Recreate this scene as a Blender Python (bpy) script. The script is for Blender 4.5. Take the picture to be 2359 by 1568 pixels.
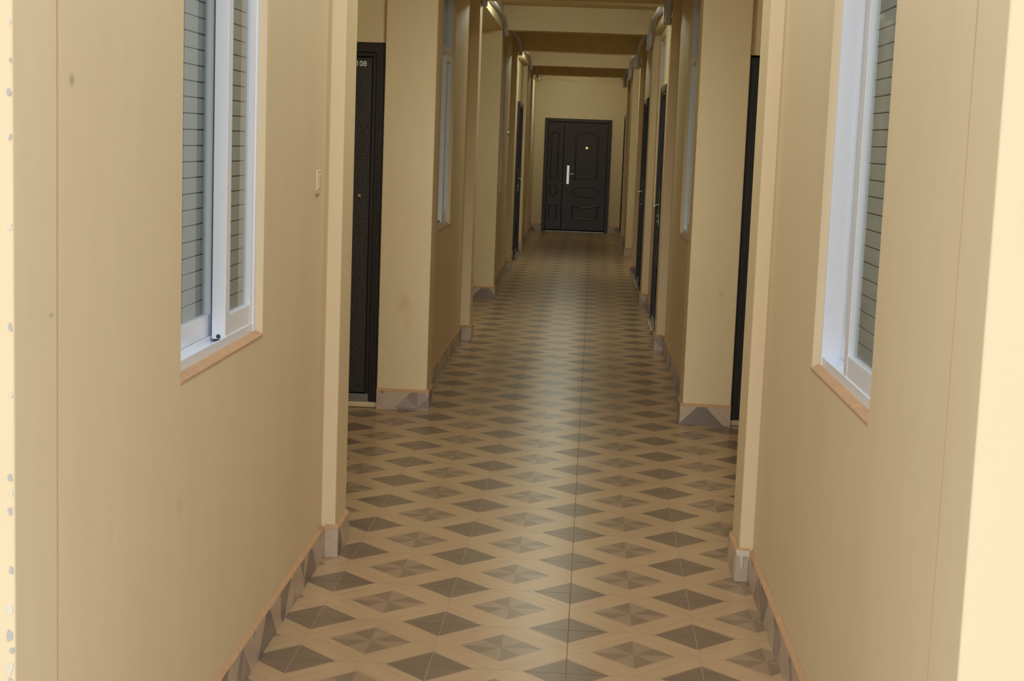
import bpy, bmesh, math, random
from mathutils import Vector, Matrix

random.seed(7)
for o in list(bpy.data.objects):
    bpy.data.objects.remove(o, do_unlink=True)
scene = bpy.context.scene
COL = scene.collection
PI = math.pi

# ------------------------------------------------------------------ camera
FPX, YAW, PITCH, ROLL = 3515.416, 0.0432078, 0.1295933, 0.0378515
CAM = Vector((0.01805, 0.0, 1.52352))
cy, sy, cp, sp = math.cos(YAW), math.sin(YAW), math.cos(PITCH), math.sin(PITCH)
fw = Vector((-sy * cp, cy * cp, -sp))
rt = Vector((cy, sy, 0.0))
up = rt.cross(fw)
r2 = math.cos(ROLL) * rt + math.sin(ROLL) * up
u2 = -math.sin(ROLL) * rt + math.cos(ROLL) * up
cd = bpy.data.cameras.new('camera')
cam = bpy.data.objects.new('camera', cd)
COL.objects.link(cam)
cd.sensor_fit = 'HORIZONTAL'
cd.sensor_width = 36.0
cd.lens = 36.0 * FPX / 2359.0
cd.clip_start = 0.05
cd.clip_end = 300
M = Matrix((r2, u2, -fw)).transposed().to_4x4()
M.translation = CAM
cam.matrix_world = M
scene.camera = cam

# ------------------------------------------------------------------ light
world = bpy.data.worlds.new('overcast_sky')
scene.world = world
world.use_nodes = True
bg = world.node_tree.nodes['Background']
bg.inputs['Color'].default_value = (0.93, 0.97, 1.0, 1)
bg.inputs['Strength'].default_value = 1.46
sun_d = bpy.data.lights.new('hazy_sun', 'SUN')        # low hazy sun behind the photographer
sun_d.energy = 0.85
sun_d.angle = math.radians(22)
sun_d.color = (1.0, 0.97, 0.92)
sun_o = bpy.data.objects.new('hazy_sun', sun_d)
COL.objects.link(sun_o)
sun_o.location = (0, -8, 6)
sun_o.rotation_euler = (math.radians(90 - 13), 0, 0)
LAMP_STRENGTH = 80.0
scene.view_settings.view_transform = 'Standard'
scene.view_settings.look = 'None'
scene.view_settings.exposure = 0.0
scene.view_settings.gamma = 1.0
scene.view_settings.use_curve_mapping = False
scene.cycles.max_bounces = 9
scene.cycles.diffuse_bounces = 8
scene.cycles.glossy_bounces = 4
scene.cycles.transparent_max_bounces = 10
scene.cycles.caustics_reflective = False
scene.cycles.caustics_refractive = False
scene.cycles.use_adaptive_sampling = True
scene.cycles.adaptive_threshold = 0.04

# ------------------------------------------------------------------ measures
XL, XR = -0.882, 0.673          # corridor wall planes
PLX = [-0.832, -0.817, -0.810, -0.816, -0.820, -0.826, -0.852]   # pier faces
PRX = [0.625, 0.616, 0.608, 0.610, 0.612, 0.622, 0.626]
ZC = 2.80                       # ceiling
ZB = 2.57                       # underside of the beams
T, TY0, TANG = 0.4, 4.2715, 0.0061838
OXL, OXR = -4.2, 4.0            # outer walls of the block
AXL, AXR = -2.10, 1.90          # outer sides of the recesses
YF, YE = 2.40, 26.66            # front of building, end wall
PL_Y = [5.38, 8.45, 11.55, 14.73, 17.97, 21.29, 24.09]
PR_Y = [5.33, 8.40, 11.46, 14.68, 17.95, 21.26, 24.07]
PD = 0.25                       # pier depth along the corridor


# ------------------------------------------------------------------ node helpers
class NT:
    def __init__(self, name):
        self.m = bpy.data.materials.new(name)
        self.m.use_nodes = True
        self.t = self.m.node_tree
        self.b = self.t.nodes['Principled BSDF']

    def n(self, typ, **kw):
        nd = self.t.nodes.new(typ)
        for k, v in kw.items():
            setattr(nd, k, v)
        return nd

    def l(self, a, b):
        self.t.links.new(a, b)

    def val(self, sock, v):
        if isinstance(v, bpy.types.NodeSocket):
            self.l(v, sock)
        else:
            sock.default_value = v

    def math(self, op, a, b=0.0, c=0.0):
        nd = self.n('ShaderNodeMath', operation=op)
        self.val(nd.inputs[0], a)
        self.val(nd.inputs[1], b)
        self.val(nd.inputs[2], c)
        return nd.outputs[0]

    def mix(self, f, a, b):
        nd = self.n('ShaderNodeMix', data_type='RGBA')
        self.val(nd.inputs[0], f)
        self.val(nd.inputs[6], a if isinstance(a, bpy.types.NodeSocket) else (*a, 1))
        self.val(nd.inputs[7], b if isinstance(b, bpy.types.NodeSocket) else (*b, 1))
        return nd.outputs[2]

    def mul(self, col, f):
        nd = self.n('ShaderNodeMix', data_type='RGBA', blend_type='MULTIPLY')
        nd.inputs[0].default_value = 1.0
        self.val(nd.inputs[6], col if isinstance(col, bpy.types.NodeSocket) else (*col, 1))
        c = self.n('ShaderNodeCombineColor')
        for i in range(3):
            self.val(c.inputs[i], f)
        self.l(c.outputs[0], nd.inputs[7])
        return nd.outputs[2]

    def pos(self):
        return self.n('ShaderNodeNewGeometry').outputs['Position']

    def obj(self):
        return self.n('ShaderNodeTexCoord').outputs['Object']

    def mapped(self, vec, scale=(1, 1, 1), loc=(0, 0, 0)):
        mp = self.n('ShaderNodeMapping')
        self.l(vec, mp.inputs[0])
        mp.inputs['Location'].default_value = loc
        mp.inputs['Scale'].default_value = scale
        return mp.outputs[0]

    def noise(self, vec, scale, detail=3.0, rough=0.55):
        nd = self.n('ShaderNodeTexNoise')
        self.l(vec, nd.inputs['Vector'])
        nd.inputs['Scale'].default_value = scale
        nd.inputs['Detail'].default_value = detail
        nd.inputs['Roughness'].default_value = rough
        return nd.outputs['Fac']

    def ramp(self, f, a, b):
        nd = self.n('ShaderNodeMapRange')
        self.val(nd.inputs[0], f)
        nd.inputs[1].default_value = a
        nd.inputs[2].default_value = b
        return nd.outputs[0]

    def bump(self, h, strength, dist=0.01):
        nd = self.n('ShaderNodeBump')
        nd.inputs['Strength'].default_value = strength
        nd.inputs['Distance'].default_value = dist
        self.l(h, nd.inputs['Height'])
        self.l(nd.outputs[0], self.b.inputs['Normal'])

    def fin(self, col, rough, metal=0.0, spec=0.5):
        self.val(self.b.inputs['Base Color'], col if isinstance(col, bpy.types.NodeSocket) else (*col, 1))
        self.val(self.b.inputs['Roughness'], rough)
        self.b.inputs['Metallic'].default_value = metal
        self.b.inputs['Specular IOR Level'].default_value = spec
        return self.m


RED, GREY = (0.66, 0.42, 0.20), (0.22, 0.19, 0.18)
SPOTS = [(-0.955, 8.45, 0.60, 0.06, 0.10, (0.55, 'y', RED)), (-0.93, 8.45, 0.50, 0.03, 0.06, (0.35, 'y', RED)),
         (0.80, 8.40, 0.74, 0.03, 0.03, (0.45, 'y', RED)), (XL, 2.66, 1.60, 0.020, 0.016, (0.55, 'x', GREY)),
         (XL, 2.55, 1.20, 0.018, 0.006, (0.5, 'x', GREY)), (XL, 3.40, 0.66, 0.05, 0.05, (0.4, 'x', RED))]


def mat_plaster(name, c, stain, amount=0.35, rough=0.5, spec=0.3):
    t = NT(name)
    p = t.pos()
    big = t.noise(t.mapped(p, (1.2, 1.2, 0.35)), 1.7, 4, 0.6)
    col = t.mix(t.math('MULTIPLY', t.ramp(big, 0.45, 0.8), amount), c, stain)
    st = t.noise(t.mapped(p, (6, 6, 1.1), (3, 5, 1)), 2.4, 3, 0.6)
    col = t.mix(t.math('MULTIPLY', t.ramp(st, 0.70, 0.80), 0.22), col, (stain[0] * 0.8, stain[1] * 0.72, stain[2] * 0.62))
    for (sx_, sy_, sz_, rx_, rz_, k_) in SPOTS:
        vm = t.n('ShaderNodeVectorMath', operation='SUBTRACT')
        t.l(p, vm.inputs[0])
        vm.inputs[1].default_value = (sx_, sy_, sz_)
        v2 = t.mapped(vm.outputs[0], (1 / rx_, 1 / 0.2, 1 / rz_) if k_[1] == 'y' else (1 / 0.2, 1 / rx_, 1 / rz_))
        ln_ = t.n('ShaderNodeVectorMath', operation='LENGTH')
        t.l(v2, ln_.inputs[0])
        wob = t.math('MULTIPLY_ADD', t.noise(p, 14, 3), 1.2, ln_.outputs['Value'])
        f_ = t.math('MULTIPLY', t.ramp(wob, 1.45, 0.75), k_[0])
        col = t.mix(f_, col, k_[2])
    fine = t.noise(t.mapped(p, (1, 1, 0.25)), 22, 2)
    col = t.mul(col, t.math('MULTIPLY_ADD', fine, 0.05, 0.975))
    t.bump(t.noise(p, 45, 3), 0.10, 0.004)
    return t.fin(col, rough, 0, spec)


def tile_pattern(t, u, v, band, bandb, dark, lite, mid, line):
    p = t.math('ADD', u, v)
    q = t.math('SUBTRACT', u, v)
    rp, rq = t.math('ROUND', p), t.math('ROUND', q)
    dp, dq = t.math('SUBTRACT', p, rp), t.math('SUBTRACT', q, rq)
    fp, fq = t.math('ABSOLUTE', dp), t.math('ABSOLUTE', dq)
    mx = t.math('MAXIMUM', fp, fq)
    dia = t.math('LESS_THAN', mx, 0.316)
    par = t.math('PINGPONG', t.math('ADD', rp, rq), 1.0)
    du, dv = t.math('ADD', dp, dq), t.math('SUBTRACT', dp, dq)
    pin = t.math('MULTIPLY', t.math('MULTIPLY', du, dv),
                 t.math('SUBTRACT', t.math('ABSOLUTE', du), t.math('ABSOLUTE', dv)))
    pin = t.math('GREATER_THAN', pin, 0.0)
    along = t.math('GREATER_THAN', fp, fq)
    cv = t.n('ShaderNodeCombineXYZ')
    t.val(cv.inputs[0], t.math('MULTIPLY', p, t.math('MULTIPLY_ADD', along, 16.0, 1.5)))
    t.val(cv.inputs[1], t.math('MULTIPLY', q, t.math('MULTIPLY_ADD', along, -16.0, 17.5)))
    grain = t.noise(cv.outputs[0], 0.7, 2, 0.5)
    bc = t.mix(t.ramp(grain, 0.35, 0.7), band, bandb)
    # thin printed line where the strips cross
    ln = t.math('LESS_THAN', t.math('ABSOLUTE', t.math('SUBTRACT', fp, 0.345)), 0.005)
    ln2 = t.math('LESS_THAN', t.math('ABSOLUTE', t.math('SUBTRACT', fq, 0.345)), 0.005)
    bc = t.mix(t.math('MULTIPLY', t.math('MAXIMUM', ln, ln2), 0.30), bc, line)
    cen = t.mix(pin, lite, mid)
    dc = t.mix(par, dark, cen)
    dc = t.mul(dc, t.math('MULTIPLY_ADD', grain, 0.25, 0.87))
    return t.mix(dia, bc, dc)


BAND, BANDB = (0.50, 0.345, 0.205), (0.44, 0.295, 0.170)
DARK, LITE, MID, LINE = (0.205, 0.143, 0.096), (0.335, 0.230, 0.150), (0.245, 0.170, 0.112), (0.36, 0.28, 0.21)


def mat_tile(name):
    t = NT(name)
    s = t.n('ShaderNodeSeparateXYZ')
    t.l(t.pos(), s.inputs[0])
    x, y = s.outputs[0], s.outputs[1]
    u = t.math('MULTIPLY', t.math('MULTIPLY_ADD', y, -TANG, x), 1 / T)
    v = t.math('MULTIPLY', t.math('SUBTRACT', t.math('MULTIPLY_ADD', x, TANG, y), TY0), 1 / T)
    col = tile_pattern(t, u, v, BAND, BANDB, DARK, LITE, MID, LINE)
    rnd = t.n('ShaderNodeObjectInfo').outputs['Random']
    col = t.mul(col, t.math('MULTIPLY_ADD', rnd, 0.08, 0.96))
    dust = t.noise(t.pos(), 2.2, 4, 0.6)
    col = t.mix(t.math('MULTIPLY', t.ramp(dust, 0.4, 0.9), 0.12), col, (0.40, 0.27, 0.165))
    return t.fin(col, 0.30, 0, 0.21)


def mat_skirt(name):
    t = NT(name)
    s = t.n('ShaderNodeSeparateXYZ')
    t.l(t.pos(), s.inputs[0])
    rnd = t.n('ShaderNodeObjectInfo').outputs['Random']
    u = t.math('MULTIPLY_ADD', t.math('ADD', s.outputs[0], s.outputs[1]), 1 / T, t.math('MULTIPLY', rnd, 0.7))
    v = t.math('MULTIPLY_ADD', s.outputs[2], 1 / T, t.math('MULTIPLY', rnd, 3.0))
    k = 0.95
    f = lambda c: (min(1, c[0] * k * 1.18), min(1, c[1] * k * 1.38), min(1, c[2] * k * 1.85))
    col = tile_pattern(t, u, v, f(BAND), f(BANDB), f(DARK), f(LITE), f(MID), (0.30, 0.29, 0.30))
    return t.fin(col, 0.32, 0, 0.5)


def mat_simple(name, c, rough=0.5, metal=0.0, spec=0.5, var=0.06, nscale=30, bump=0.0):
    t = NT(name)
    n = t.noise(t.obj(), nscale, 3)
    col = t.mul(c, t.math('MULTIPLY_ADD', n, 2 * var, 1 - var))
    if bump:
        t.bump(n, bump, 0.003)
    return t.fin(col, rough, metal, spec)


def mat_hammered(name, c):
    t = NT(name)
    v = t.n('ShaderNodeTexVoronoi')
    v.feature = 'SMOOTH_F1'
    nv = t.n('ShaderNodeVectorMath', operation='ADD')
    t.l(t.obj(), nv.inputs[0])
    nt = t.n('ShaderNodeTexNoise')
    t.l(t.obj(), nt.inputs['Vector'])
    nt.inputs['Scale'].default_value = 40
    sc = t.n('ShaderNodeVectorMath', operation='SCALE')
    t.l(nt.outputs['Color'], sc.inputs[0])
    sc.inputs['Scale'].default_value = 0.02
    t.l(sc.outputs[0], nv.inputs[1])
    t.l(nv.outputs[0], v.inputs['Vector'])
    v.inputs['Scale'].default_value = 95
    t.bump(v.outputs['Distance'], 0.35, 0.005)
    return t.fin(c, 0.36, 0, 0.5)


def mat_glass(name):
    t = NT(name)
    t.t.nodes.remove(t.b)
    out = [n for n in t.t.nodes if n.type == 'OUTPUT_MATERIAL'][0]
    tr = t.n('ShaderNodeBsdfTransparent')
    tr.inputs[0].default_value = (0.86, 0.89, 0.88, 1)
    gl = t.n('ShaderNodeBsdfGlossy')
    n = t.noise(t.obj(), 3.0, 2)
    t.val(gl.inputs['Roughness'], t.math('MULTIPLY_ADD', n, 0.05, 0.02))
    fr = t.n('ShaderNodeFresnel')
    fr.inputs[0].default_value = 1.5
    mx = t.n('ShaderNodeMixShader')
    back = t.n('ShaderNodeNewGeometry').outputs['Backfacing']
    t.l(t.math('MULTIPLY', fr.outputs[0], t.math('SUBTRACT', 1.0, back)), mx.inputs[0])
    t.l(tr.outputs[0], mx.inputs[1])
    t.l(gl.outputs[0], mx.inputs[2])
    t.l(mx.outputs[0], out.inputs[0])
    return t.m


def mat_blind(name):
    t = NT(name)
    o = t.obj()
    w = t.n('ShaderNodeTexWave')
    w.bands_direction = 'X'
    t.l(o, w.inputs['Vector'])
    w.inputs['Scale'].default_value = 22
    w.inputs['Distortion'].default_value = 0.6
    w.inputs['Detail'].default_value = 2
    col = t.mix(w.outputs['Fac'], (0.62, 0.63, 0.63), (0.70, 0.70, 0.69))
    return t.fin(col, 0.6, 0, 0.3)


def mat_emit(name, c, s):
    t = NT(name)
    n = t.noise(t.obj(), 5, 2)
    t.b.inputs['Emission Strength'].default_value = s
    t.val(t.b.inputs['Emission Color'], t.mul(c, t.math('MULTIPLY_ADD', n, 0.06, 0.97)))
    return t.fin((0.8, 0.8, 0.8), 0.4)


def mat_grout(name):
    t = NT(name)
    s = t.n('ShaderNodeSeparateXYZ')
    t.l(t.pos(), s.inputs[0])
    xx = t.math('ABSOLUTE', t.math('MULTIPLY_ADD', s.outputs[1], -TANG, s.outputs[0]))
    near = t.math('LESS_THAN', xx, 0.08)
    n = t.noise(t.pos(), 9, 3)
    # the joint that is walked on most is filled with red earth
    col = t.mix(near, (0.47, 0.36, 0.26), (0.24, 0.12, 0.065))
    col = t.mul(col, t.math('MULTIPLY_ADD', n, 0.5, 0.75))
    return t.fin(col, 0.85, 0, 0.2)


PAINT = (0.765, 0.640, 0.425)
MT = {
    'wall': mat_plaster('cream_wall_paint', PAINT, (0.66, 0.50, 0.31)),
    'ceil': mat_plaster('ceiling_paint', (0.72, 0.60, 0.39), (0.6, 0.45, 0.28), 0.2),
    'dirt': mat_simple('red_dust_mortar', (0.55, 0.34, 0.19), 0.8, 0, 0.2, 0.2, 25),
    'tile': mat_tile('printed_floor_tile'),
    'skirt': mat_skirt('printed_skirting_tile'),
    'grout': mat_grout('tile_grout'),
    'alu': mat_simple('white_aluminium', (0.83, 0.87, 0.95), 0.28, 0, 0.5, 0.02, 12),
    'slot_shade': mat_simple('roller_slot_painted_shade', (0.05, 0.045, 0.04), 0.6),
    'glass': mat_glass('window_glass'),
    'blind': mat_blind('woven_blind'),
    'cord': mat_simple('blind_backing', (0.13, 0.125, 0.08), 0.8),
    'hammer': mat_hammered('hammered_black_steel', (0.036, 0.031, 0.033)),
    'black': mat_simple('black_steel_frame', (0.020, 0.017, 0.018), 0.33, 0, 0.5, 0.1),
    'brown': mat_simple('dark_brown_steel', (0.034, 0.023, 0.026), 0.36, 0, 0.5, 0.1),
    'chrome': mat_simple('chrome', (0.66, 0.66, 0.67), 0.22, 1.0, 0.5, 0.03),
    'numeral': mat_simple('silver_numeral', (0.78, 0.79, 0.84), 0.3, 0.0, 0.5, 0.02),
    'brass': mat_simple('brass', (0.85, 0.66, 0.28), 0.2, 1.0, 0.5, 0.03),
    'steel': mat_simple('threshold_steel', (0.36, 0.36, 0.37), 0.35, 1.0, 0.5, 0.1),
    'duct': mat_simple('grey_conduit', (0.52, 0.54, 0.66), 0.45, 0, 0.4, 0.05),
    'switch': mat_simple('cream_plastic', (0.74, 0.62, 0.42), 0.35, 0, 0.5, 0.02),
    'cement': mat_simple('white_cement', (0.68, 0.64, 0.54), 0.85, 0, 0.2, 0.1, 40),
    'chip': mat_simple('bare_plaster', (0.46, 0.45, 0.44), 0.9, 0, 0.2, 0.15, 60),
    'ground': mat_simple('red_earth', (0.42, 0.27, 0.16), 0.95, 0, 0.1, 0.2, 1.5),
    'porch': mat_simple('porch_concrete', (0.56, 0.50, 0.42), 0.85, 0, 0.2, 0.12, 6),
    'lampbody': mat_simple('lamp_housing', (0.75, 0.75, 0.74), 0.4),
    'dark': mat_simple('dark_gap_backing', (0.02, 0.018, 0.016), 0.9),
}


# ------------------------------------------------------------------ mesh helpers
class MB:
    def __init__(self):
        self.bm = bmesh.new()

    def box(self, x0, x1, y0, y1, z0, z1, bev=0.0):
        x0, x1 = min(x0, x1), max(x0, x1)
        y0, y1 = min(y0, y1), max(y0, y1)
        r = bmesh.ops.create_cube(self.bm, size=1.0)
        vs = r['verts']
        for v in vs:
            v.co = Vector(((x0 + x1) / 2 + v.co.x * (x1 - x0), (y0 + y1) / 2 + v.co.y * (y1 - y0),
                           (z0 + z1) / 2 + v.co.z * (z1 - z0)))
        if bev:
            es = {e for v in vs for e in v.link_edges}
            bmesh.ops.bevel(self.bm, geom=list(es), offset=bev, segments=2, affect='EDGES', profile=0.5)
        return self

    def prism(self, pts, z0, z1):
        """polygon in xy extruded in z"""
        a = [self.bm.verts.new((x, y, z0)) for x, y in pts]
        b = [self.bm.verts.new((x, y, z1)) for x, y in pts]
        n = len(pts)
        self.bm.faces.new(b)
        self.bm.faces.new(a[::-1])
        for i in range(n):
            self.bm.faces.new((a[i], a[(i + 1) % n], b[(i + 1) % n], b[i]))
        return self

    def prism_y(self, pts, y0, y1):
        """polygon in xz extruded in y (front = y0)"""
        a = [self.bm.verts.new((x, y0, z)) for x, z in pts]
        b = [self.bm.verts.new((x, y1, z)) for x, z in pts]
        n = len(pts)
        self.bm.faces.new(a)
        self.bm.faces.new(b[::-1])
        for i in range(n):
            self.bm.faces.new((a[i], b[i], b[(i + 1) % n], a[(i + 1) % n]))
        return self

    def bead(self, pts, r, y0, closed=True):
        """half round bead along an xz outline standing proud of the plane y0"""
        n = len(pts)
        rings = []
        for i in range(n):
            a = Vector(pts[i - 1] if (closed or i) else pts[i])
            c = Vector(pts[(i + 1) % n] if (closed or i < n - 1) else pts[i])
            d = (c - a).normalized()
            nn = Vector((-d.y, d.x))
            pr = []
            for k in range(6):
                an = PI * k / 5
                off = nn * (math.cos(an) * r)
                pr.append(self.bm.verts.new((pts[i][0] + off.x, y0 - math.sin(an) * r * 0.9, pts[i][1] + off.y)))
            rings.append(pr)
        m = n if closed else n - 1
        for i in range(m):
            A, B = rings[i], rings[(i + 1) % n]
            for k in range(5):
                self.bm.faces.new((A[k], A[k + 1], B[k + 1], B[k]))
        return self

    def cyl(self, p0, p1, r0, r1=None, seg=20):
        r1 = r0 if r1 is None else r1
        p0, p1 = Vector(p0), Vector(p1)
        d = (p1 - p0).normalized()
        a = d.orthogonal().normalized()
        b = d.cross(a)
        A = [self.bm.verts.new(p0 + (a * math.cos(2 * PI * i / seg) + b * math.sin(2 * PI * i / seg)) * r0) for i in range(seg)]
        B = [self.bm.verts.new(p1 + (a * math.cos(2 * PI * i / seg) + b * math.sin(2 * PI * i / seg)) * r1) for i in range(seg)]
        for i in range(seg):
            self.bm.faces.new((A[i], A[(i + 1) % seg], B[(i + 1) % seg], B[i]))
        self.bm.faces.new(A[::-1])
        self.bm.faces.new(B)
        return self

    def tube(self, pts, rx, rz, seg=10):
        rings = []
        n = len(pts)
        P = [Vector(p) for p in pts]
        for i in range(n):
            d = (P[min(i + 1, n - 1)] - P[max(i - 1, 0)]).normalized()
            a = Vector((1, 0, 0))
            b = d.cross(a).normalized()
            rings.append([self.bm.verts.new(P[i] + a * math.cos(2 * PI * k / seg) * rx + b * math.sin(2 * PI * k / seg) * rz)
                          for k in range(seg)])
        for i in range(n - 1):
            for k in range(seg):
                self.bm.faces.new((rings[i][k], rings[i][(k + 1) % seg], rings[i + 1][(k + 1) % seg], rings[i + 1][k]))
        self.bm.faces.new(rings[0][::-1])
        self.bm.faces.new(rings[-1])
        return self

    def build(self, name, mat, parent=None, smooth=False):
        bmesh.ops.recalc_face_normals(self.bm, faces=self.bm.faces)
        me = bpy.data.meshes.new(name)
        self.bm.to_mesh(me)
        self.bm.free()
        me.materials.append(MT[mat] if isinstance(mat, str) else mat)
        if smooth:
            for p in me.polygons:
                p.use_smooth = True
        o = bpy.data.objects.new(name, me)
        COL.objects.link(o)
        if parent:
            o.parent = parent
        return o


def tag(o, label, cat, group=None, kind=None):
    o['label'] = label
    o['category'] = cat
    if group:
        o['group'] = group
    if kind:
        o['kind'] = kind
    return o


def empty(name, loc=(0, 0, 0), rz=0.0):
    o = bpy.data.objects.new(name, None)
    COL.objects.link(o)
    o.location = loc
    o.rotation_euler = (0, 0, rz)
    o.empty_display_size = 0.1
    return o


def share(name, src, parent, loc=(0, 0, 0)):
    o = src.copy()
    o.name = name
    COL.objects.link(o)
    o.parent = parent
    o.location = loc
    return o


# ------------------------------------------------------------------ floor
def clip(poly, x0, x1, y0, y1):
    for ax, lim, sg in ((0, x0, 1), (0, x1, -1), (1, y0, 1), (1, y1, -1)):
        out = []
        for i in range(len(poly)):
            a, b = poly[i], poly[(i + 1) % len(poly)]
            ia, ib = (a[ax] - lim) * sg >= 0, (b[ax] - lim) * sg >= 0
            if ia:
                out.append(a)
            if ia != ib:
                t = (lim - a[ax]) / (b[ax] - a[ax])
                out.append((a[0] + t * (b[0] - a[0]), a[1] + t * (b[1] - a[1])))
        poly = out
        if len(poly) < 3:
            return None
    return poly


def area(p):
    return abs(sum(p[i][0] * p[(i + 1) % len(p)][1] - p[(i + 1) % len(p)][0] * p[i][1] for i in range(len(p)))) / 2


rects = [
    (XL, XR, YF, PL_Y[0] + PD), (AXL, AXR, PL_Y[0] + PD, PL_Y[1]), (XL, XR, PL_Y[1], PL_Y[2] + PD),
    (AXL, XR, PL_Y[2] + PD, PL_Y[3]), (XL, XR, PL_Y[3], PR_Y[4] + PD), (XL, AXR, PR_Y[4] + PD, PR_Y[5]),
    (XL, XR, PR_Y[5], YE),
]
floor = MB().box(OXL, OXR, YF - 0.02, YE + 0.3, -0.20, -0.0018).build('floor', 'grout')
tag(floor, 'tiled corridor floor with brown diamond pattern', 'floor', kind='structure')
rest = MB()
g = 0.0012
for r in range(-6, 58):
    for c in range(-6, 6):
        q = []
        for du, dv in ((g, g), (T - g, g), (T - g, T - g), (g, T - g)):
            X, Y = c * T + du, TY0 + r * T + dv
            q.append((X + TANG * Y, Y - TANG * X))
        mb = None
        parts = []
        for R in rects:
            p = clip(q, *R)
            if p and area(p) > 2e-5:
                parts.append(p)
        if not parts:
            continue
        cx, cyy = sum(a[0] for a in q) / 4, sum(a[1] for a in q) / 4
        single = 3.7 < cyy < 15.4 and -1.5 < cx < 1.25
        tgt = MB() if single else rest
        for p in parts:
            tgt.prism(p, -0.009, random.uniform(-0.0004, 0.0) if single else 0.0)
        if single:
            tgt.build('floor_tile', 'tile', floor)
ro = rest.build('floor_tiling', 'tile', floor)
ro['kind'] = 'stuff'

# ------------------------------------------------------------------ walls
WT = 0.18
WIN = {'w': 0.89, 'zb': 0.955, 'zt': 2.50}
DW, DH = 0.92, 2.035


def wall_y(mb, x0, x1, y0, y1, holes):
    """wall slab along y between x0..x1 with rectangular holes (ya, yb, za, zb)"""
    y = y0
    for ya, yb, za, zb in sorted(holes):
        if ya > y:
            mb.box(x0, x1, y, ya, 0, ZC)
        if za > 0:
            mb.box(x0, x1, ya, yb, 0, za)
        if zb < ZC:
            mb.box(x0, x1, ya, yb, zb, ZC)
        y = yb
    if y < y1:
        mb.box(x0, x1, y, y1, 0, ZC)


WIN_L = [(3.40, 4.290), (9.46, 10.35), (15.88, 16.77)]
WIN_R = [(3.385, 4.245), (9.44, 10.33), (13.62, 14.48)]
ZBL, ZTW = 0.950, 2.50
DOOR_L = [(19.80, 20.90)]
DOOR_R = [(12.44, 13.36), (16.32, 17.22), (25.55, 26.47)]

mb = MB()
xl0, xr1 = XL - WT, XR + WT
wall_y(mb, xl0, XL, 2.590, PL_Y[0] + 0.04, [(a, b, ZBL, ZTW) for a, b in WIN_L[:1]])
wall_y(mb, xl0, XL, PL_Y[1] + 0.04, PL_Y[2] + 0.04, [(a, b, ZBL, ZTW) for a, b in WIN_L[1:2]])
wall_y(mb, xl0, XL, PL_Y[3] + 0.04, YE, [(a, b, ZBL, ZTW) for a, b in WIN_L[2:]] + [(a, b, 0, DH) for a, b in DOOR_L])
for ya, yb in ((PL_Y[0], PL_Y[1]), (PL_Y[2], PL_Y[3])):      # recesses
    mb.box(AXL - 0.15, xl0, ya + 0.05, ya + 0.24, 0, ZC)
    mb.box(AXL - 0.15, AXL, ya + 0.24, yb + 0.05, 0, ZC)
d1x0, d1x1 = -1.100 - DW, -1.100
mb.box(AXL - 0.15, d1x0, PL_Y[1], PL_Y[1] + 0.2, 0, ZC)
mb.box(d1x0, d1x1, PL_Y[1] + 0.05, PL_Y[1] + 0.2, DH, ZC)
mb.box(AXL - 0.15, xl0, PL_Y[3] + 0.0, PL_Y[3] + 0.2, 0, ZC)
wall_left = tag(mb.build('wall_left', 'wall'), 'cream painted corridor wall on the left with windows and recesses', 'wall', kind='structure')

mb = MB()
wall_y(mb, XR, xr1, 2.688, PR_Y[0] + 0.04, [(a, b, ZBL - 0.02, ZTW) for a, b in WIN_R[:1]])
wall_y(mb, XR, xr1, PR_Y[1] + 0.04, PR_Y[4] + 0.04,
       [(a, b, ZBL, ZTW) for a, b in WIN_R[1:]] + [(a, b, 0, DH) for a, b in DOOR_R[:2]])
wall_y(mb, XR, xr1, PR_Y[5] + 0.04, YE, [(a, b, 0, DH) for a, b in DOOR_R[2:]])
for ya, yb in ((PR_Y[0], PR_Y[1]), (PR_Y[4], PR_Y[5])):
    mb.box(xr1, AXR + 0.15, ya + 0.05, ya + 0.22, 0, ZC)
    mb.box(AXR, AXR + 0.15, ya + 0.22, yb + 0.05, 0, ZC)
d2x0, d2x1 = 0.884, 0.884 + DW
mb.box(d2x1, AXR + 0.15, PR_Y[1], PR_Y[1] + 0.2, 0, ZC)
mb.box(d2x0, d2x1, PR_Y[1] + 0.05, PR_Y[1] + 0.2, DH, ZC)
mb.box(xr1, AXR + 0.15, PR_Y[5], PR_Y[5] + 0.2, 0, ZC)
wall_right = tag(mb.build('wall_right', 'wall'), 'cream painted corridor wall on the right with windows and doors', 'wall', kind='structure')

# piers on both walls (proud of the wall), the first door piers are wide
for i, y in enumerate(PL_Y):
    x1 = PLX[i]
    x0 = {1: d1x1, 3: xl0}.get(i, xl0)
    MB().box(x0, x1, y, y + PD, 0, ZC, 0.006).build('pier', 'wall', wall_left)
for i, y in enumerate(PR_Y):
    x1 = {1: d2x0}.get(i, xr1)
    x0 = PRX[i]
    MB().box(x0, x1, y, y + PD, 0, ZC, 0.006).build('pier', 'wall', wall_right)

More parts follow.
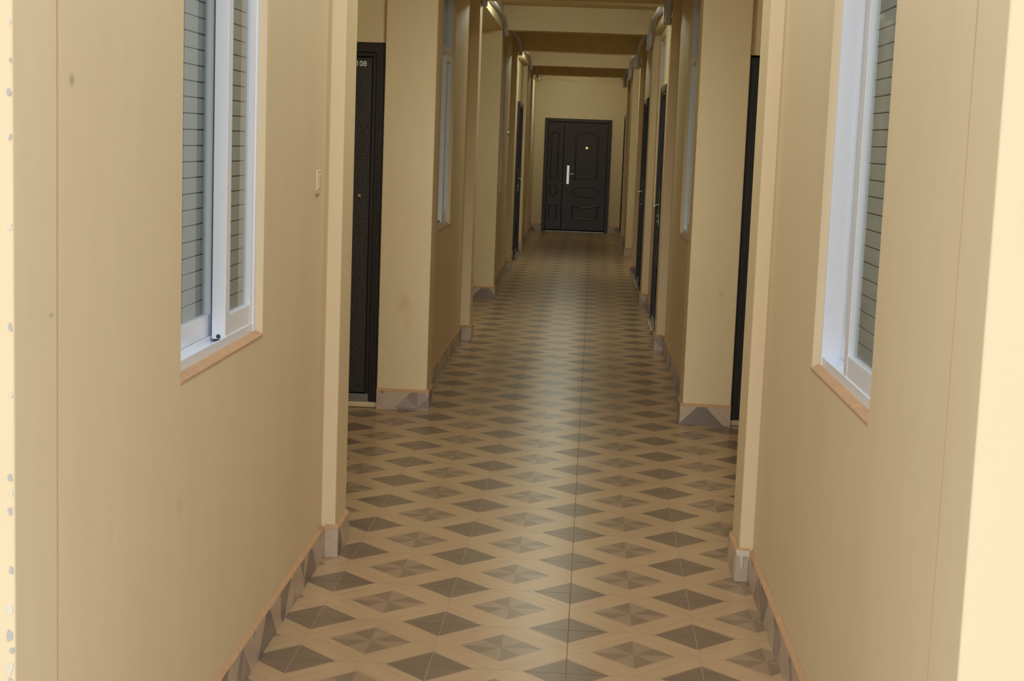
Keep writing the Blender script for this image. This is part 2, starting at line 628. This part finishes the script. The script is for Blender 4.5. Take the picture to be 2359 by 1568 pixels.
# front of the building: columns that end the corridor walls, and the facade beyond them
wf = MB()
wf.box(OXL, XL - 0.45, YF, YF + 0.2, 0, 3.1)
wf.box(XR + 0.45, OXR, YF, YF + 0.2, 0, 3.1)
wall_front = tag(wf.build('wall_front', 'wall'), 'cream facade around the open mouth of the corridor', 'wall', kind='structure')
cL = MB().box(XL - 0.45, XL + 0.001, 2.378, 2.580, 0, ZC, 0.004).build('column', 'wall', wall_front)
cR = MB().box(XR - 0.001, XR + 0.45, 2.474, 2.676, 0, ZC, 0.004).build('column', 'wall', wall_front)
MB().box(XL - 0.4, XL - 0.008, 2.574, 2.594, 0, ZC).build('joint', 'dirt', wall_front)
MB().box(XR + 0.008, XR + 0.4, 2.670, 2.692, 0, ZC).build('joint', 'dirt', wall_front)
# chipped paint along the column edge
for k, (z, s) in enumerate([(1.68, .006), (1.57, .008), (1.50, .006), (1.36, .007), (1.20, .008), (0.955, .010), (0.93, .008), (0.90, .010),
                            (0.80, .009), (0.735, .012), (0.69, .012), (0.665, .009), (0.635, .014), (0.61, .010), (1.62, .005), (1.09, .007)]):
    n = 9
    pts = []
    for i in range(n):
        a = 2 * PI * i / n
        rr = s * random.uniform(0.35, 0.8)
        pts.append((XL + 0.0015 - s * 0.75 + rr * math.cos(a) * 0.7, z + rr * 1.3 * math.sin(a)))
    MB().prism_y(pts, 2.3765, 2.381).build('paint_chip', 'chip' if k % 3 else 'cement', wall_front)

# unseen outer walls, added to keep daylight out of the rooms
wo = MB()
wo.box(OXL - 0.2, OXL, YF, YE + 0.3, -0.1, 3.1)
wo.box(OXR, OXR + 0.2, YF, YE + 0.3, -0.1, 3.1)
tag(wo.build('wall_outer', 'wall'), 'unseen outer walls added to keep the rooms behind the corridor dark', 'wall', kind='structure')

# end wall with its door opening
EDX0, EDX1, EDH = -0.700, 0.450, 1.950
me = MB()
me.box(OXL, EDX0, YE, YE + 0.2, 0, ZC)
me.box(EDX1, OXR, YE, YE + 0.2, 0, ZC)
me.box(EDX0, EDX1, YE, YE + 0.2, EDH, ZC)
me.box(XL, XR, YE - 0.03, YE, 2.60, ZC)
wall_end = tag(me.build('wall_end', 'wall'), 'cream end wall of the corridor above the far brown door', 'wall', kind='structure')

# ------------------------------------------------------------------ ceiling and beams
ceiling = tag(MB().box(OXL - 0.2, OXR + 0.2, PL_Y[0] + 0.02, YE + 0.3, ZC, ZC + 0.15)
              .box(OXL - 0.2, XL, YF, PL_Y[0] + 0.02, ZC, ZC + 0.15)
              .box(XR, OXR + 0.2, YF, PL_Y[0] + 0.02, ZC, ZC + 0.15).build('ceiling', 'ceil'),
              'painted concrete ceiling crossed by low beams', 'ceiling', kind='structure')
for i in range(7):
    ya = min(PL_Y[i], PR_Y[i])
    y0 = max(PL_Y[i], PR_Y[i]) + 0.004
    MB().box(PLX[i] - 0.02, PRX[i] + 0.02, y0, y0 + PD - 0.02, ZB, ZC + 0.01, 0.005).build('beam', 'wall', ceiling)
for i in (0, 2, 4, 6):
    ya = PL_Y[i] + PD - 0.01
    yb = PL_Y[i + 1] + 0.01 if i < 6 else YE
    yar = PR_Y[i] + PD - 0.01
    ybr = PR_Y[i + 1] + 0.01 if i < 6 else YE
    MB().box(xl0, PLX[3], ya, yb, ZB, ZC + 0.01, 0.004).build('edge_beam', 'wall', ceiling)
    MB().box(PRX[5], xr1, yar, ybr, ZB, ZC + 0.01, 0.004).build('edge_beam', 'wall', ceiling)

# ------------------------------------------------------------------ outside
tag(MB().box(-40, 40, -60, YF - 0.9, -0.45, -0.25).build('ground', 'ground'), 'bare red earth in front of the building', 'ground', kind='structure')
tag(MB().box(OXL, OXR, -3.0, YF - 0.02, -0.20, -0.004, 0.006).build('trim_1', 'porch'), 'concrete step in front of the corridor', 'step', kind='structure')

# ------------------------------------------------------------------ skirting
SH = 0.104
ST = 0.013


def skirt_run(parent, a, b, nrm, fill=True):
    """row of cut tiles from a to b (xy), standing proud by ST towards nrm"""
    a, b, nrm = Vector(a), Vector(b), Vector(nrm)
    d = (b - a)
    L = d.length
    d.normalize()
    n = max(1, round(L / 0.4))
    seg = L / n
    for i in range(n):
        p0 = a + d * (i * seg + 0.001)
        p1 = a + d * ((i + 1) * seg - 0.001)
        q1, q0 = p1 + nrm * ST, p0 + nrm * ST
        MB().prism([(p0.x, p0.y), (p1.x, p1.y), (q1.x, q1.y), (q0.x, q0.y)], 0.0005, SH + random.uniform(-0.003, 0.003)) \
            .build('skirting_tile', 'skirt', parent)
    if fill:
        p0, p1 = a, b
        q1, q0 = p1 + nrm * (ST * 0.95), p0 + nrm * (ST * 0.95)
        m = MB()
        bm = m.bm
        vs = [bm.verts.new((*p, z)) for p, z in ((p0, SH - 0.006), (p1, SH - 0.006), (q1, SH - 0.006), (q0, SH - 0.006),
                                                 (p0, SH + 0.016), (p1, SH + 0.016), (q1, SH + 0.003), (q0, SH + 0.003))]
        for f in ((0, 1, 2, 3), (4, 7, 6, 5), (0, 4, 5, 1), (3, 2, 6, 7), (0, 3, 7, 4), (1, 5, 6, 2)):
            bm.faces.new([vs[k] for k in f])
        m.build('mortar_fillet', 'dirt', parent)


bl = empty('baseboard_left')
tag(bl, 'row of cut floor tiles along the foot of the left wall', 'baseboard', kind='structure')
br = empty('baseboard_right')
tag(br, 'row of cut floor tiles along the foot of the right wall', 'baseboard', kind='structure')
be = empty('baseboard_end')
tag(be, 'row of cut floor tiles beside the far door', 'baseboard', kind='structure')
E_ = 0.0005


def pier_skirt(par, x_face, x_back, y, sgn, wide=None):
    # front face, corridor face
    skirt_run(par, (x_back, y - E_), (x_face + sgn * ST, y - E_), (0, -1))
    skirt_run(par, (x_face + sgn * E_, y), (x_face + sgn * E_, y + PD), (sgn, 0))


runsL = [(2.592, PL_Y[0]), (PL_Y[1] + PD, PL_Y[2]), (PL_Y[3] + PD, PL_Y[4]), (PL_Y[4] + PD, DOOR_L[0][0]), (DOOR_L[0][1], PL_Y[5]),
         (PL_Y[5] + PD, PL_Y[6]), (PL_Y[6] + PD, YE)]
for a, b in runsL:
    skirt_run(bl, (XL + E_, a), (XL + E_, b - ST), (1, 0))
for i, y in enumerate(PL_Y):
    pier_skirt(bl, PLX[i], {1: d1x1, 3: -2.09}.get(i, XL + ST), y, 1)
runsR = [(2.69, PR_Y[0]), (PR_Y[1] + PD, PR_Y[2]), (PR_Y[2] + PD, DOOR_R[0][0]), (DOOR_R[0][1], PR_Y[3]), (PR_Y[3] + PD, DOOR_R[1][0]),
         (DOOR_R[1][1], PR_Y[4]), (PR_Y[5] + PD, PR_Y[6]), (PR_Y[6] + PD, DOOR_R[2][0]), (DOOR_R[2][1], YE)]
for a, b in runsR:
    skirt_run(br, (XR - E_, a), (XR - E_, b - ST), (-1, 0))
for i, y in enumerate(PR_Y):
    pier_skirt(br, PRX[i], {1: d2x0, 5: 1.89}.get(i, XR - ST), y, -1)
skirt_run(be, (XL + ST, YE - E_), (EDX0, YE - E_), (0, -1))
skirt_run(be, (EDX1, YE - E_), (XR - ST, YE - E_), (0, -1))
# cement smeared over the broken skirting tile of the first pier
m = MB()
dxp = 0.014
m.prism_y([(a_ + dxp, b_) for a_, b_ in [(0.598, 0.112), (0.603, 0.098), (0.612, 0.094), (0.616, 0.072), (0.618, 0.050), (0.622, 0.046), (0.624, 0.070), (0.623, 0.093),
           (0.640, 0.095), (0.644, 0.086), (0.650, 0.088), (0.652, 0.100), (0.648, 0.113)]], PR_Y[0] - ST - 0.005, PR_Y[0] - ST + 0.004)
m.build('cement_patch', 'cement', br)


# ------------------------------------------------------------------ windows
def make_window(name, w, zb, zt, loc, rz, label, near, xm):
    """sliding window seen from its front (-y); x to the right, origin at the wall face; right sash runs in front"""
    root = empty(name, loc, rz)
    tag(root, label, 'window', kind='structure')
    fr = 0.030
    y0, y1 = 0.020, 0.112
    ztr = 2.075                                     # transom
    m = MB()
    m.box(0, fr, y0, y1, zb, zt)
    m.box(w - fr, w, y0, y1, zb, zt)
    m.box(fr, w - fr, y0, y1, zt - 0.04, zt)
    m.box(fr, w - fr, y0, y1, ztr, ztr + 0.04)
    m.box(fr, w - fr, y0 + 0.002, y1, zb, zb + 0.022)
    m.box(fr, w - fr, y0 + 0.002, y0 + 0.006, zb + 0.022, zb + 0.036)     # track lips
    m.box(fr, w - fr, 0.064, 0.068, zb + 0.022, zb + 0.036)
    m.build('window_frame', 'alu', root)
    zlo, zhi = zb + 0.030, ztr
    for side in (0, 1):
        xa, xb = ((xm, w - 0.012), (0.012, xm + 0.075))[side]
        ya, yb = ((0.024, 0.060), (0.070, 0.104))[side]
        s = MB()
        s.box(xa, xa + 0.048, ya, yb, zlo, zhi, 0.0015)
        s.box(xb - 0.048, xb, ya, yb, zlo, zhi, 0.0015)
        s.box(xa + 0.046, xb - 0.046, ya + 0.001, yb - 0.001, zlo + 0.002, zlo + 0.062, 0.0015)
        s.box(xa + 0.046, xb - 0.046, ya + 0.001, yb - 0.001, zhi - 0.05, zhi - 0.001, 0.0015)
        so = s.build('sash', 'alu', root)
        MB().box(xa + 0.046, xb - 0.046, ya + 0.012, ya + 0.017, zlo + 0.060, zhi - 0.048).build('pane', 'glass', so)
        # blind set close behind the pane: pale slats over a dark backing
        MB().box(xa + 0.044, xb - 0.044, ya + 0.0265, ya + 0.029, zlo + 0.058, zhi - 0.046).build('blind_backing', 'cord', so)
        pitch = 0.0402
        zz = [zlo + 0.062 + k * pitch for k in range(int((zhi - 0.05 - zlo - 0.062) / pitch) + 1)]
        if near:
            src = None
            for z in zz:
                if src is None:
                    src = MB().box(xa + 0.045, xb - 0.045, ya + 0.0185, ya + 0.0255, 0, pitch - 0.0030, 0.001).build('blind_slat', 'blind', so)
                    src.location = (0, 0, z)
                else:
                    share('blind_slat', src, so, (0, random.uniform(-0.0005, 0.0005), z))
        else:
            mm = MB()
            for z in zz:
                mm.box(xa + 0.045, xb - 0.045, ya + 0.0185, ya + 0.0255, z, z + pitch - 0.0030)
            so_ = mm.build('blind_slats', 'blind', so)
            so_['kind'] = 'stuff'
        if side == 0:
            MB().cyl((xa - 0.0006, ya + 0.018, zlo + 0.007), (xa + 0.002, ya + 0.018, zlo + 0.007), 0.006, seg=14).build('roller_slot_disc', 'slot_shade', so)  # dark disc in place of a hole, its shade put into the colour
    MB().box(fr, w - fr, 0.055, 0.060, ztr + 0.04, zt - 0.04).build('pane', 'glass', root)
    MB().box(fr - 0.01, w - fr + 0.01, 0.150, 0.156, zb + 0.01, zt - 0.01).build('curtain', 'cord', root)
    return root


def sill(parent, w, zb):
    m = MB()
    bm = m.bm
    vs = [bm.verts.new(c) for c in ((0, -0.002, zb - 0.005), (w, -0.002, zb - 0.005), (w, 0.022, zb - 0.005), (0, 0.022, zb - 0.005),
                                    (0, -0.002, zb + 0.001), (w, -0.002, zb + 0.001), (w, 0.022, zb + 0.012), (0, 0.022, zb + 0.012))]
    for f in ((3, 2, 1, 0), (4, 5, 6, 7), (0, 1, 5, 4), (1, 2, 6, 5), (2, 3, 7, 6), (3, 0, 4, 7)):
        bm.faces.new([vs[k] for k in f])
    m.build('window_sill', 'dirt', parent)


wl = ['white sliding window nearest the entrance, on the left wall', 'white sliding window past the first recess, on the left wall',
      'narrow glimpse of a grey window on the left wall, beyond the second recess']
for i, (a, b) in enumerate(WIN_L):
    w_ = make_window('window_%d' % (i + 1), b - a, ZBL, ZTW, (XL, a, 0), PI / 2, wl[i], i == 0, 0.535)
    sill(w_, b - a, ZBL)
wr = ['white sliding window nearest the entrance, on the right wall', 'white sliding window past the first recess, on the right wall',
      'narrow glimpse of a grey window on the right wall, just beyond a dark door']
for i, (a, b) in enumerate(WIN_R):
    z0 = ZBL - (0.02 if i == 0 else 0)
    w_ = make_window('window_%d' % (i + 4), b - a, z0, ZTW, (XR, b, 0), -PI / 2, wr[i], i == 0, 0.365)
    sill(w_, b - a, z0)


# ------------------------------------------------------------------ doors
def rect(x0, x1, z0, z1):
    return [(x0, z0), (x1, z0), (x1, z1), (x0, z1)]


def arch_rect(x0, x1, z0, z1, top=0.0, bot=0.0, n=12):
    """rectangle whose top / bottom edges bulge by top / bot"""
    pts = []
    for i in range(n + 1):
        t = i / n
        pts.append((x0 + (x1 - x0) * t, z0 + bot * 4 * t * (1 - t)))
    for i in range(n + 1):
        t = i / n
        pts.append((x1 + (x0 - x1) * t, z1 + top * 4 * t * (1 - t)))
    return pts


def oval(cx, cz, rx, rz, n=28):
    return [(cx + rx * math.cos(2 * PI * i / n), cz + rz * math.sin(2 * PI * i / n)) for i in range(n)]


def lever_handle(leaf, x, z, y, dirx, parent_name='handle'):
    m = MB()
    m.box(x - 0.024, x + 0.024, y - 0.010, y, z - 0.17, z + 0.15, 0.004)
    m.cyl((x, y - 0.008, z + 0.01), (x, y - 0.055, z + 0.01), 0.011)
    m.cyl((x, y - 0.050, z + 0.01), (x + dirx * 0.11, y - 0.050, z + 0.006), 0.010, 0.008)
    m.cyl((x, y - 0.010, z - 0.085), (x, y - 0.020, z - 0.085), 0.014)
    m.cyl((x, y - 0.010, z - 0.135), (x, y - 0.020, z - 0.135), 0.010)
    return m.build(parent_name, 'chrome', leaf)


def steel_door(name, w, h, loc, rz, label, fm, lm, recess=0.0, handle=None, lock=None, proud=0.03):
    """security door; local front is -y, origin at the floor in the middle of the opening"""
    root = empty(name, loc, rz)
    tag(root, label, 'door', kind='structure')
    fw_ = 0.055
    y0, y1 = -proud + recess, 0.10 + recess
    m = MB()
    m.box(-w / 2, -w / 2 + fw_, y0, y1, 0.0, h, 0.006)
    m.box(w / 2 - fw_, w / 2, y0, y1, 0.0, h, 0.006)
    m.box(-w / 2 + fw_ - 0.004, w / 2 - fw_ + 0.004, y0, y1, h - fw_, h, 0.006)
    # inner stop of the frame
    s = 0.022
    m.box(-w / 2 + fw_ - 0.002, -w / 2 + fw_ + s, y0 + 0.012, y1, 0.0, h - fw_ + 0.002, 0.004)
    m.box(w / 2 - fw_ - s, w / 2 - fw_ + 0.002, y0 + 0.012, y1, 0.0, h - fw_ + 0.002, 0.004)
    m.box(-w / 2 + fw_ + s, w / 2 - fw_ - s, y0 + 0.012, y1, h - fw_ - s, h - fw_ + 0.002, 0.004)
    for sg in (-1, 1):                                    # ribs along the pressed frame
        for off in (0.012, 0.034):
            xc = sg * (w / 2 - off)
            m.box(xc - 0.004, xc + 0.004, y0 - 0.005, y0 + 0.004, 0.0, h - 0.012, 0.002)
    m.build('door_frame', fm, root)
    lw = w / 2 - fw_ - s - 0.003
    ly = y0 + 0.030
    leaf = MB().box(-lw, lw, ly, ly + 0.05, 0.075, h - fw_ - s - 0.003, 0.004).build('leaf', lm, root)
    MB().box(-w / 2 + fw_, w / 2 - fw_, y0 + 0.004, y1, 0.030, 0.072, 0.003).build('threshold', 'steel', root)
    MB().box(-w / 2 - 0.0, w / 2 + 0.0, y0 - 0.030, y1, 0.0005, 0.030, 0.008).build('sill_mortar', 'switch' if name == 'door_1' else 'skirt', root)
    if handle:
        lever_handle(leaf, handle[0] * (lw - 0.06), 1.02, ly, -handle[0])
    if lock:
        MB().cyl((lock[0], ly + 0.001, lock[1]), (lock[0], ly - 0.014, lock[1]), 0.011, 0.009).build('lock', 'chrome', leaf)
    # raised panels
    if lm != 'hammer':
        for z0, z1, tp in ((0.95, h - 0.30, 0.05), (0.22, 0.50, 0.03)):
            MB().bead(arch_rect(-lw * 0.6, lw * 0.6, z0, z1, tp), 0.012, ly).build('panel_moulding', lm, leaf)
        MB().bead(oval(0, 0.72, lw * 0.6, 0.09), 0.012, ly).build('panel_moulding', lm, leaf)
    return root, leaf, ly


doors = {}
# door_1: left recess, facing the camera
dcx = (d1x0 + d1x1) / 2
r1, leaf1, ly1 = steel_door('door_1', DW, DH, (dcx, PL_Y[1] + 0.075, 0), 0, 'black hammered steel door with a silver number, in the first recess on the left',
                            'black', 'hammer', lock=(-1.235 - dcx, 1.192), proud=0.025)
# silver numerals high on the leaf
cu = bpy.data.curves.new('door_number', 'FONT')
cu.body = '108'
cu.size = 0.042
cu.extrude = 0.0025
cu.offset = 0.0006
cu.align_x = 'RIGHT'
cu.materials.append(MT['numeral'])
dn = bpy.data.objects.new('door_number', cu)
COL.objects.link(dn)
dn.parent = leaf1
dn.rotation_euler = (PI / 2, 0, 0)
dn.location = (-1.212 - dcx, ly1 - 0.002, 1.905)
MB().box(-1.150 - dcx, -1.146 - dcx, ly1 - 0.003, ly1 + 0.004, 0.70, 0.93).build('edge_strip', 'brass', leaf1)

dcx2 = (d2x0 + d2x1) / 2
steel_door('door_2', DW, DH - 0.01, (dcx2, PR_Y[1] + 0.07, 0), 0, 'black steel door edge in the first recess on the right', 'black', 'hammer',
           lock=(0.93 - dcx2, 1.22), proud=0.025)
a, b = DOOR_R[0]
steel_door('door_3', b - a, DH, (XR, (a + b) / 2, 0), -PI / 2, 'dark steel door with a chrome lever, in the right wall after the second window',
           'black', 'black', handle=(-1,), proud=0.028)
a, b = DOOR_R[1]
steel_door('door_4', b - a, DH, (XR, (a + b) / 2, 0), -PI / 2, 'thin glimpse of a dark door with a chrome lever, midway along the right wall',
           'black', 'black', handle=(-1,), proud=0.028)
a, b = DOOR_L[0]
steel_door('door_5', b - a, DH, (XL, (a + b) / 2, 0), PI / 2, 'thin glimpse of a dark door with a lever, far along the left wall',
           'black', 'black', handle=(1,), proud=0.028)
a, b = DOOR_R[2]
steel_door('door_6', b - a, DH, (XR, (a + b) / 2, 0), -PI / 2, 'sliver of a dark door on the right, next to the end wall',
           'black', 'black', handle=(-1,), proud=0.012)

# end door: wide, with a narrow fixed leaf
er = empty('door_7', ((EDX0 + EDX1) / 2, YE, 0))
tag(er, 'dark brown panelled double door closing the far end of the corridor', 'door', kind='structure')
w, h = EDX1 - EDX0, EDH
cx0 = (EDX0 + EDX1) / 2
m = MB()
fw_ = 0.06
m.box(-w / 2, -w / 2 + fw_, -0.030, 0.09, 0, h, 0.006)
m.box(w / 2 - fw_, w / 2, -0.030, 0.09, 0, h, 0.006)
m.box(-w / 2 + fw_ - 0.004, w / 2 - fw_ + 0.004, -0.030, 0.09, h - fw_, h, 0.006)
m.build('door_frame', 'brown', er)
seam = -0.365 - cx0
ly = -0.010
leafN = MB().box(-w / 2 + fw_ + 0.002, seam - 0.003, ly, ly + 0.06, 0.03, h - fw_ - 0.003, 0.004).build('leaf', 'brown', er)
leafW = MB().box(seam + 0.003, w / 2 - fw_ - 0.002, ly - 0.004, ly + 0.06, 0.03, h - fw_ - 0.003, 0.004).build('leaf', 'brown', er)
MB().box(-w / 2 + 0.01, w / 2 - 0.01, 0.055, 0.085, 0.001, h - 0.01).build('dark_backing', 'dark', er)  # dark sheet added to block light leaking through the gaps around the leaves
th = MB().box(-w / 2 + fw_, w / 2 - fw_, -0.032, 0.09, 0.0005, 0.014, 0.003).build('threshold', 'steel', er)


def panel(leaf, pts, y, r=0.013):
    MB().bead(pts, r, y).build('panel_moulding', 'brown', leaf)
    cxm = sum(p[0] for p in pts) / len(pts)
    czm = sum(p[1] for p in pts) / len(pts)
    inner = [(cxm + (p[0] - cxm) * 0.72, czm + (p[1] - czm) * (0.72 if max(q[1] for q in pts) - min(q[1] for q in pts) < 0.4 else 0.88)) for p in pts]
    MB().prism_y(inner, y - 0.010, y + 0.004).build('raised_panel', 'brown', leaf)


yW = ly - 0.004
panel(leafW, arch_rect(-0.155 - cx0, 0.225 - cx0, 0.905, 1.640, 0.085, 0.045), yW)
panel(leafW, oval(0.038 - cx0, 0.705, 0.225, 0.092), yW)
panel(leafW, arch_rect(-0.175 - cx0, 0.255 - cx0, 0.225, 0.470, -0.045), yW)
panel(leafN, arch_rect(-0.580 - cx0, -0.455 - cx0, 0.905, 1.690, 0.03, 0.03), ly)
panel(leafN, oval(-0.518 - cx0, 0.715, 0.062, 0.092), ly)
panel(leafN, arch_rect(-0.580 - cx0, -0.455 - cx0, 0.225, 0.470, -0.02), ly)
lever_handle(leafW, -0.272 - cx0, 0.995, yW, 1)
MB().cyl((0.036 - cx0, yW - 0.001, 1.457), (0.036 - cx0, yW - 0.016, 1.457), 0.030, 0.022).build('peephole', 'brass', leafW)

# ------------------------------------------------------------------ small things
sw = empty('light_switch', (XL, 5.146, 1.363), PI / 2)
tag(sw, 'small cream light switch plate on the left wall before the first pier', 'light switch')
MB().box(-0.038, 0.038, -0.007, 0.0, -0.040, 0.040, 0.002).build('plate', 'switch', sw)
MB().box(-0.020, 0.020, -0.0095, -0.006, -0.022, 0.026, 0.001).build('rocker', 'switch', sw)
MB().box(-0.0385, -0.030, -0.0075, -0.002, -0.039, -0.026, 0.001).build('notch', 'dirt', sw)

bell = empty('wall_disc', (XL, 17.62, 1.625), PI / 2)
tag(bell, 'small round chrome disc on the left wall near the third pier', 'wall disc')
MB().cyl((0, 0, 0), (0, -0.012, 0), 0.034, 0.033, 24).build('rim', 'chrome', bell)
MB().cyl((0, -0.012, 0), (0, -0.026, 0), 0.030, 0.012, 24).build('dome', 'chrome', bell)


def conduit(name, x, piers, zr, zd, rx, rz_, label):
    """grey cable duct running under the ceiling and dipping under every beam"""
    pts = [(x, piers[1] + PD + 0.1, zr)]
    for y in piers[2:]:
        pts += [(x, y - 0.55, zr + 0.004), (x, y - 0.22, zr - 0.01), (x, y - 0.09, zr - 0.06), (x, y - 0.045, (zr + zd) / 2), (x, y - 0.025, zd + 0.03),
                (x, y + 0.01, zd), (x, y + PD * 0.5, zd - 0.008), (x, y + PD, zd),
                (x, y + PD + 0.045, zd + 0.05), (x, y + PD + 0.09, zr - 0.05), (x, y + PD + 0.22, zr), (x, y + PD + 0.8, zr - 0.012)]
    pts.append((x, YE - 0.05, zr))
    r = empty(name, (0, 0, 0))
    tag(r, label, 'cable duct')
    MB().tube(pts, rx, rz_, 10).build('duct', 'duct', r, True)
    for y in piers[2:]:
        MB().box(x - rx - 0.006, x + rx + 0.006, y + 0.10, y + 0.125, zd - rz_ - 0.012, ZB - 0.001, 0.002).build('clip', 'duct', r)
    return r


conduit('cable_duct', -0.788, PL_Y, 2.66, 2.545, 0.017, 0.012, 'grey cable duct strung below the beams at the top left of the corridor')
conduit('cable_duct', 0.582, PR_Y, 2.66, 2.455, 0.024, 0.020, 'thicker grey cable duct sagging below the beams at the top right of the corridor')

for k, (y, nm) in enumerate([(6.5, 'first'), (12.6, 'second'), (19.1, 'third'), (25.3, 'last')]):
    lr = empty('ceiling_lamp', (-0.24, y, ZC))
    tag(lr, 'round white ceiling lamp above the %s lobby of the corridor' % nm, 'ceiling lamp', 'round lamps above the lobbies')
    MB().cyl((0, 0, 0), (0, 0, -0.030), 0.165, 0.160, 32).build('housing', 'lampbody', lr)
    lm = mat_emit('lamp_diffuser', (0.94, 1.0, 0.80), LAMP_STRENGTH * (0.92, 0.76, 0.85, 0.40)[k])
    dm = MB()
    for a0, a1 in ((0, 1), (1, 2), (2, 3)):
        R = (0.150, 0.142, 0.112, 0.060)
        Z = (-0.030, -0.062, -0.088, -0.104)
        dm.cyl((0, 0, Z[a0]), (0, 0, Z[a1]), R[a0], R[a1], 32)
    dm.build('diffuser', lm, lr)
